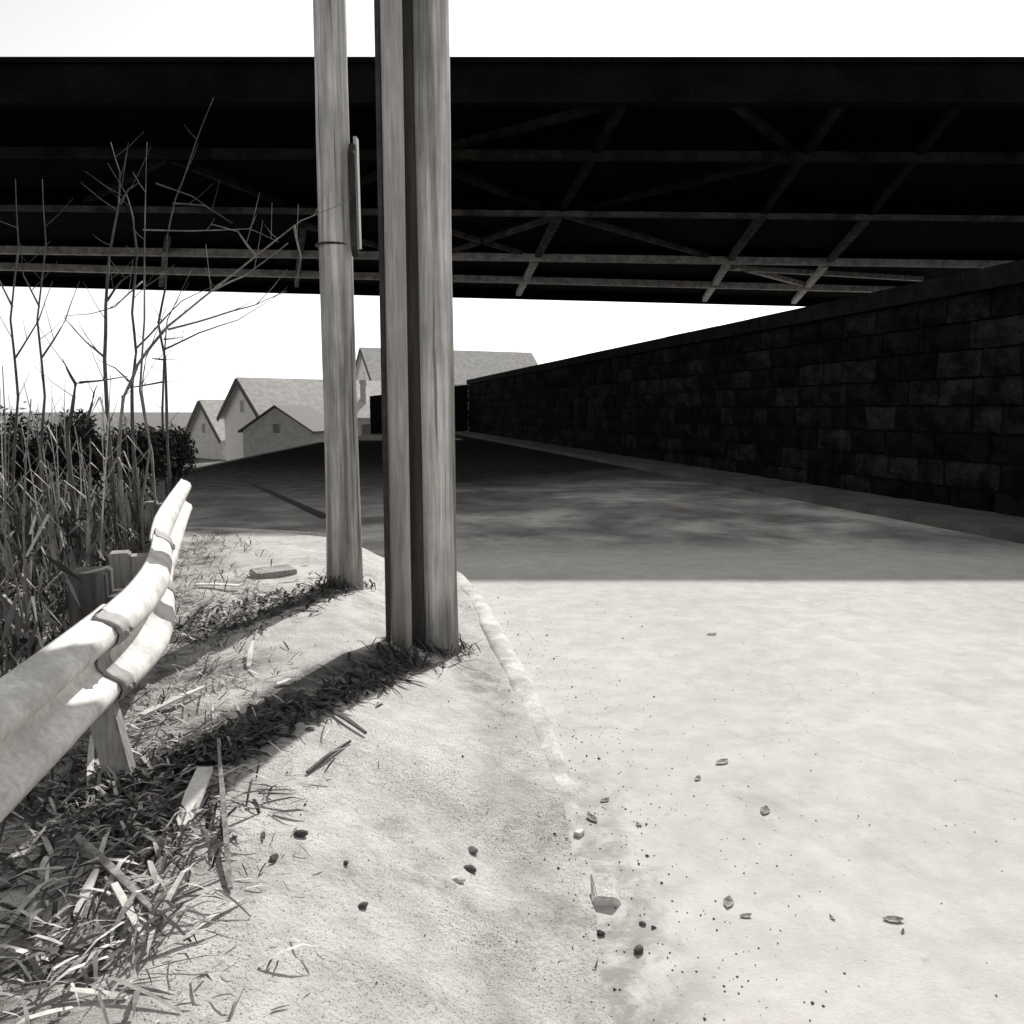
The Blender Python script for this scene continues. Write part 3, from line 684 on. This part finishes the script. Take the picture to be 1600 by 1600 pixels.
# ------------------------------------------------------------------ single things lying about
def flat_stick(px0, px1, wd_, lift0, lift1, mat, label, name, cat, group=None, taper=.35, th=.008):
    p, q = hit(*px0), hit(*px1); p.z += .006 + lift0; q.z += .006 + lift1
    d = (q - p); s_ = Vector((d.y, -d.x, 0)).normalized() * wd_/2; u = Vector((0, 0, th))
    b = MB(); m_ = p.lerp(q, .5) + Vector((0, 0, .006))
    vs = []
    for c, k in ((p, .8), (m_, 1), (q, taper)): vs += [c - s_*k, c + s_*k, c + s_*k + u, c - s_*k + u]
    fs = [(0, 3, 2, 1), (8, 9, 10, 11)] + [(4*i + k, 4*i + (k+1) % 4, 4*i + 4 + (k+1) % 4, 4*i + 4 + k) for i in range(2) for k in range(4)]
    b.add(vs, fs); tag(b.build(name, mat, loc=p), label, cat, group)
SH = 'wood shards on the verge'
flat_stick((285, 1300), (322, 1232), .055, .0, .05, M['shard'], 'broad bleached board standing up out of the dark litter', 'board', 'board', None, .9, .015)
flat_stick((222, 1126), (332, 1080), .035, .01, .02, M['shard'], 'long pale pointed stake beside the guardrail post', 'stake', 'stake', SH, .1)
flat_stick((432, 1074), (470, 1068), .030, .0, .01, M['shard'], 'pale wedge of wood above the long shadow', 'wood_shard', 'wood shard', SH, .1)
flat_stick((388, 1046), (396, 1020), .022, .0, .05, M['shard'], 'small pale upright splinter on the open sand', 'wood_shard', 'wood shard', SH, .5)
flat_stick((512, 1112), (572, 1152), .022, .005, .005, M['twigdark'], 'dark stick lying by the stout pole shadow', 'stick', 'stick', None, .5)
flat_stick((480, 1212), (548, 1162), .014, .0, .0, M['twigdark'], 'thin dark stick in the middle of the verge', 'stick', 'stick', None, .4)
flat_stick((360, 1394), (343, 1205), .016, .0, .10, M['deadleaf'], 'long dark stalk leaning up from the open sand', 'stalk', 'stalk', None, .5)
flat_stick((122, 1335), (255, 1450), .022, .04, .005, M['deadleaf'], 'long bent stalk crossing the grass at lower left', 'stalk', 'stalk', None, .4)
flat_stick((120, 1440), (152, 1385), .024, .0, .03, M['shard'], 'pale splinter in the lower left corner', 'wood_shard', 'wood shard', SH, .6)
flat_stick((180, 1405), (225, 1480), .02, .03, .0, M['shard'], 'pale splinter beside the bent stalk', 'wood_shard', 'wood shard', SH, .4)
flat_stick((205, 1300), (250, 1325), .02, .02, .0, M['shard'], 'pale splinter below the upright board', 'wood_shard', 'wood shard', SH, .5)
flat_stick((140, 1235), (146, 1180), .02, .0, .06, M['shard'], 'pale upright splinter under the guardrail', 'wood_shard', 'wood shard', SH, .7)
flat_stick((305, 918), (375, 922), .05, .01, .02, M['shard'], 'pale lath lying left of the thin pole', 'lath', 'lath', None, .8)
flat_stick((275, 985), (335, 940), .03, .0, .03, M['twig'], 'grey stick leaning near the end post of the guardrail', 'stick', 'stick', None, .5)
# broken kerb slab near the thin pole
a = hit(402, 905); c = hit(465, 897)
b = MB(); d = (c - a); Mx = Matrix.Translation(a) @ Matrix.Rotation(math.atan2(d.y, d.x), 4, 'Z') @ Matrix.Rotation(R(7), 4, 'X')
b.box((0, 0, -.02), (d.length, .16, .035), M=Mx); tag(b.build('concrete_slab', M['post'], bevel=.008, loc=a), 'tilted broken concrete slab left of the thin pole', 'slab')
def rock(px, size, mat, label, name='stone', cat='stone', group=None, sq=.7, block=False):
    p = hit(*px); r_ = random.Random(px[0]); bm = bmesh.new()
    if block: bmesh.ops.create_cube(bm, size=1.5); bmesh.ops.bevel(bm, geom=bm.edges[:], offset=.12, segments=2, affect='EDGES')
    else: bmesh.ops.create_icosphere(bm, subdivisions=2, radius=1)
    Mx = Matrix.Rotation(r_.uniform(0, 6), 4, 'Z')
    for v in bm.verts: 
        v.co *= 1 + .28 * noise.noise(v.co * 1.3 + Vector((px[0], px[1], 0)) * .37); v.co = Mx @ Vector((v.co.x * size * 1.35, v.co.y * size * .85, v.co.z * size * sq + size * sq * .6))
    me = bpy.data.meshes.new(name); bm.to_mesh(me); bm.free(); me.materials.append(mat)
    o = bpy.data.objects.new(name, me); o.location = p; C.objects.link(o); tag(o, label, cat, group)
G1 = 'dark stones on the sandy verge'
rock((470, 1307), .016, M['rock'], 'dark stone in the open sand, right of the long stalk', group=G1)
rock((428, 1345), .014, M['rock'], 'dark flat stone near the foot of the long stalk', group=G1)
rock((567, 1418), .012, M['rock'], 'small dark stone at the bottom of the verge', group=G1)
rock((541, 1353), .008, M['rock'], 'tiny dark stone in the middle of the lower verge', group=G1)
rock((182, 1470), .010, M['rock'], 'small dark stone in the lower left corner grass', group=G1)
rock((998, 1487), .015, M['rock'], 'dark round stone on the road at the bottom', group='dark stones on the road')
rock((938, 1462), .012, M['rock'], 'dark stone by the kerb line below the white block', group='dark stones on the road')
rock((1004, 1445), .009, M['rock'], 'small dark stone right of the white block', group='dark stones on the road')
p = hit(948, 1402); b = MB(); r_ = random.Random(5)
vs = [Vector((x * .040 * r_.uniform(.75, 1.25), y * .055 * r_.uniform(.8, 1.2), z)) for z in (-.01, .026, .046) for x, y in ((-1, -1), (1, -1), (1, 1), (-1, 1))]
for i, v in enumerate(vs): v.x -= v.z * .35; v.z *= r_.uniform(.8, 1.1)
b.add([Vector((v.x * (1 if v.z < .04 else .85), v.y, v.z + v.y * .25)) + p for v in vs], [(3, 2, 1, 0), (8, 9, 10, 11)] + [(4*i + k, 4*i + (k+1) % 4, 4*i + 4 + (k+1) % 4, 4*i + 4 + k) for i in range(2) for k in range(4)])
tag(b.build('rubble_block', M['rockpale'], loc=p, bevel=.004), 'white broken chunk of concrete standing by the kerb line', 'rubble')
rock((905, 1305), .020, M['rockpale'], 'small pale rubble lump on the road above the white block', 'rubble_block', 'rubble', None, .6, True)
rock((738, 1330), .020, M['rock'], 'dark chip on the dirt beside the kerb', 'stone', 'stone', None, .35)
rock((735, 1360), .018, M['rock'], 'second dark chip on the dirt below the first', 'stone', 'stone', None, .5)
rock((715, 1378), .018, M['rockpale'], 'pale chip next to the dark chips by the kerb', 'stone', 'stone', None, .5)
def leaf(px, ln, label, ang, name='dead_leaf', cat='leaf', group='dead leaves on the road'):
    p = hit(*px); b = MB(); d = Vector((math.cos(ang), math.sin(ang), 0)); s_ = Vector((-d.y, d.x, 0))
    vs = []
    for t, wv, zz in ((-.5, .02, .006), (-.2, .22, .002), (.15, .26, .002), (.5, .02, .010)):
        c = d * ln * t
        vs += [c - s_*ln*wv + Vector((0, 0, zz + .18*ln*wv)), c + Vector((0, 0, zz)), c + s_*ln*wv + Vector((0, 0, zz + .3*ln*wv))]
    n0 = len(vs); vs += [v - Vector((0, 0, .0015)) for v in vs]
    fs = [(3*i + k, 3*i + k + 1, 3*i + k + 4, 3*i + k + 3) for i in range(3) for k in range(2)]
    fs += [tuple(n0 + q for q in reversed(f)) for f in fs]
    b.add([v + p for v in vs], fs); tag(b.build(name, M['deadleaf'], loc=p), label, cat, group)
for px, ln, ang, lab in (((1128, 1193), .10, .6, 'curled dead leaf, upper of a pair in mid road'), ((1090, 1218), .06, 1.0, 'small dead leaf, lower of a pair in mid road'),
        ((1195, 1270), .09, 1.1, 'upright dead leaf alone on the right of the road'), ((1138, 1412), .08, 1.2, 'faded dead leaf on the lower right road'),
        ((1165, 1434), .05, .1, 'small flat leaf beside the faded leaf'), ((1395, 1440), .08, -.1, 'flat dead leaf near the lower right corner'),
        ((1410, 1458), .025, .8, 'leaf scrap next to the lower right leaf'), ((1300, 1437), .03, 2.0, 'tiny leaf scrap in the lower right road'),
        ((1112, 992), .10, .2, 'dead leaf far up the sunlit road'), ((925, 1280), .09, 2.0, 'dead leaf on the road near the kerb end'),
        ((945, 1252), .06, .5, 'small leaf just above the kerb end'), ((998, 1290), .04, 2.2, 'leaf scrap right of the kerb end'),
        ((842, 1130), .04, 2.2, 'leaf scrap caught on the kerb')):
    leaf(px, ln * .8, lab, ang)
for px, ln, ang, lab in (((712, 1016), .12, .1, 'dark dead leaf at the right foot of the stout pole'), ((690, 1040), .11, -1.3, 'dark dead leaf below the stout pole'),
        ((715, 1030), .09, -.7, 'second dark leaf beside the stout pole'), ((632, 1060), .12, -.6, 'dark dead leaf in the shadow of the stout pole'), ((598, 1000), .12, .5, 'dark dead leaf left of the slim pipe')):
    leaf(px, ln, lab, ang, group='dead leaves at the stout pole')

gm = MB()
for i in range(1500):
    if i < 900: y = rng.uniform(1.7, 6.5); x = kx(y) + rng.gauss(.05, .16) + rng.random() ** 3 * .5
    else: y = rng.uniform(1.7, 7.5); x = rng.uniform(-1.2, 2.2)
    z = surf_z(x, y); r_ = rng.uniform(.0015, .0045) * (1 if rng.random() < .93 else 2)
    q = [Vector((x + r_ * rng.uniform(.6, 1.5) * a, y + r_ * rng.uniform(.6, 1.5) * c, z + r_ * d_)) for a, c, d_ in ((1, 0, .2), (-.5, .87, .2), (-.5, -.87, .2), (0, 0, 1.1))]
    gm.add(q, [(0, 1, 2), (0, 1, 3), (1, 2, 3), (2, 0, 3)])
tag(gm.build('grit', M['rock']), kind='stuff', label='loose dark grit scattered along the kerb and road', cat='grit')
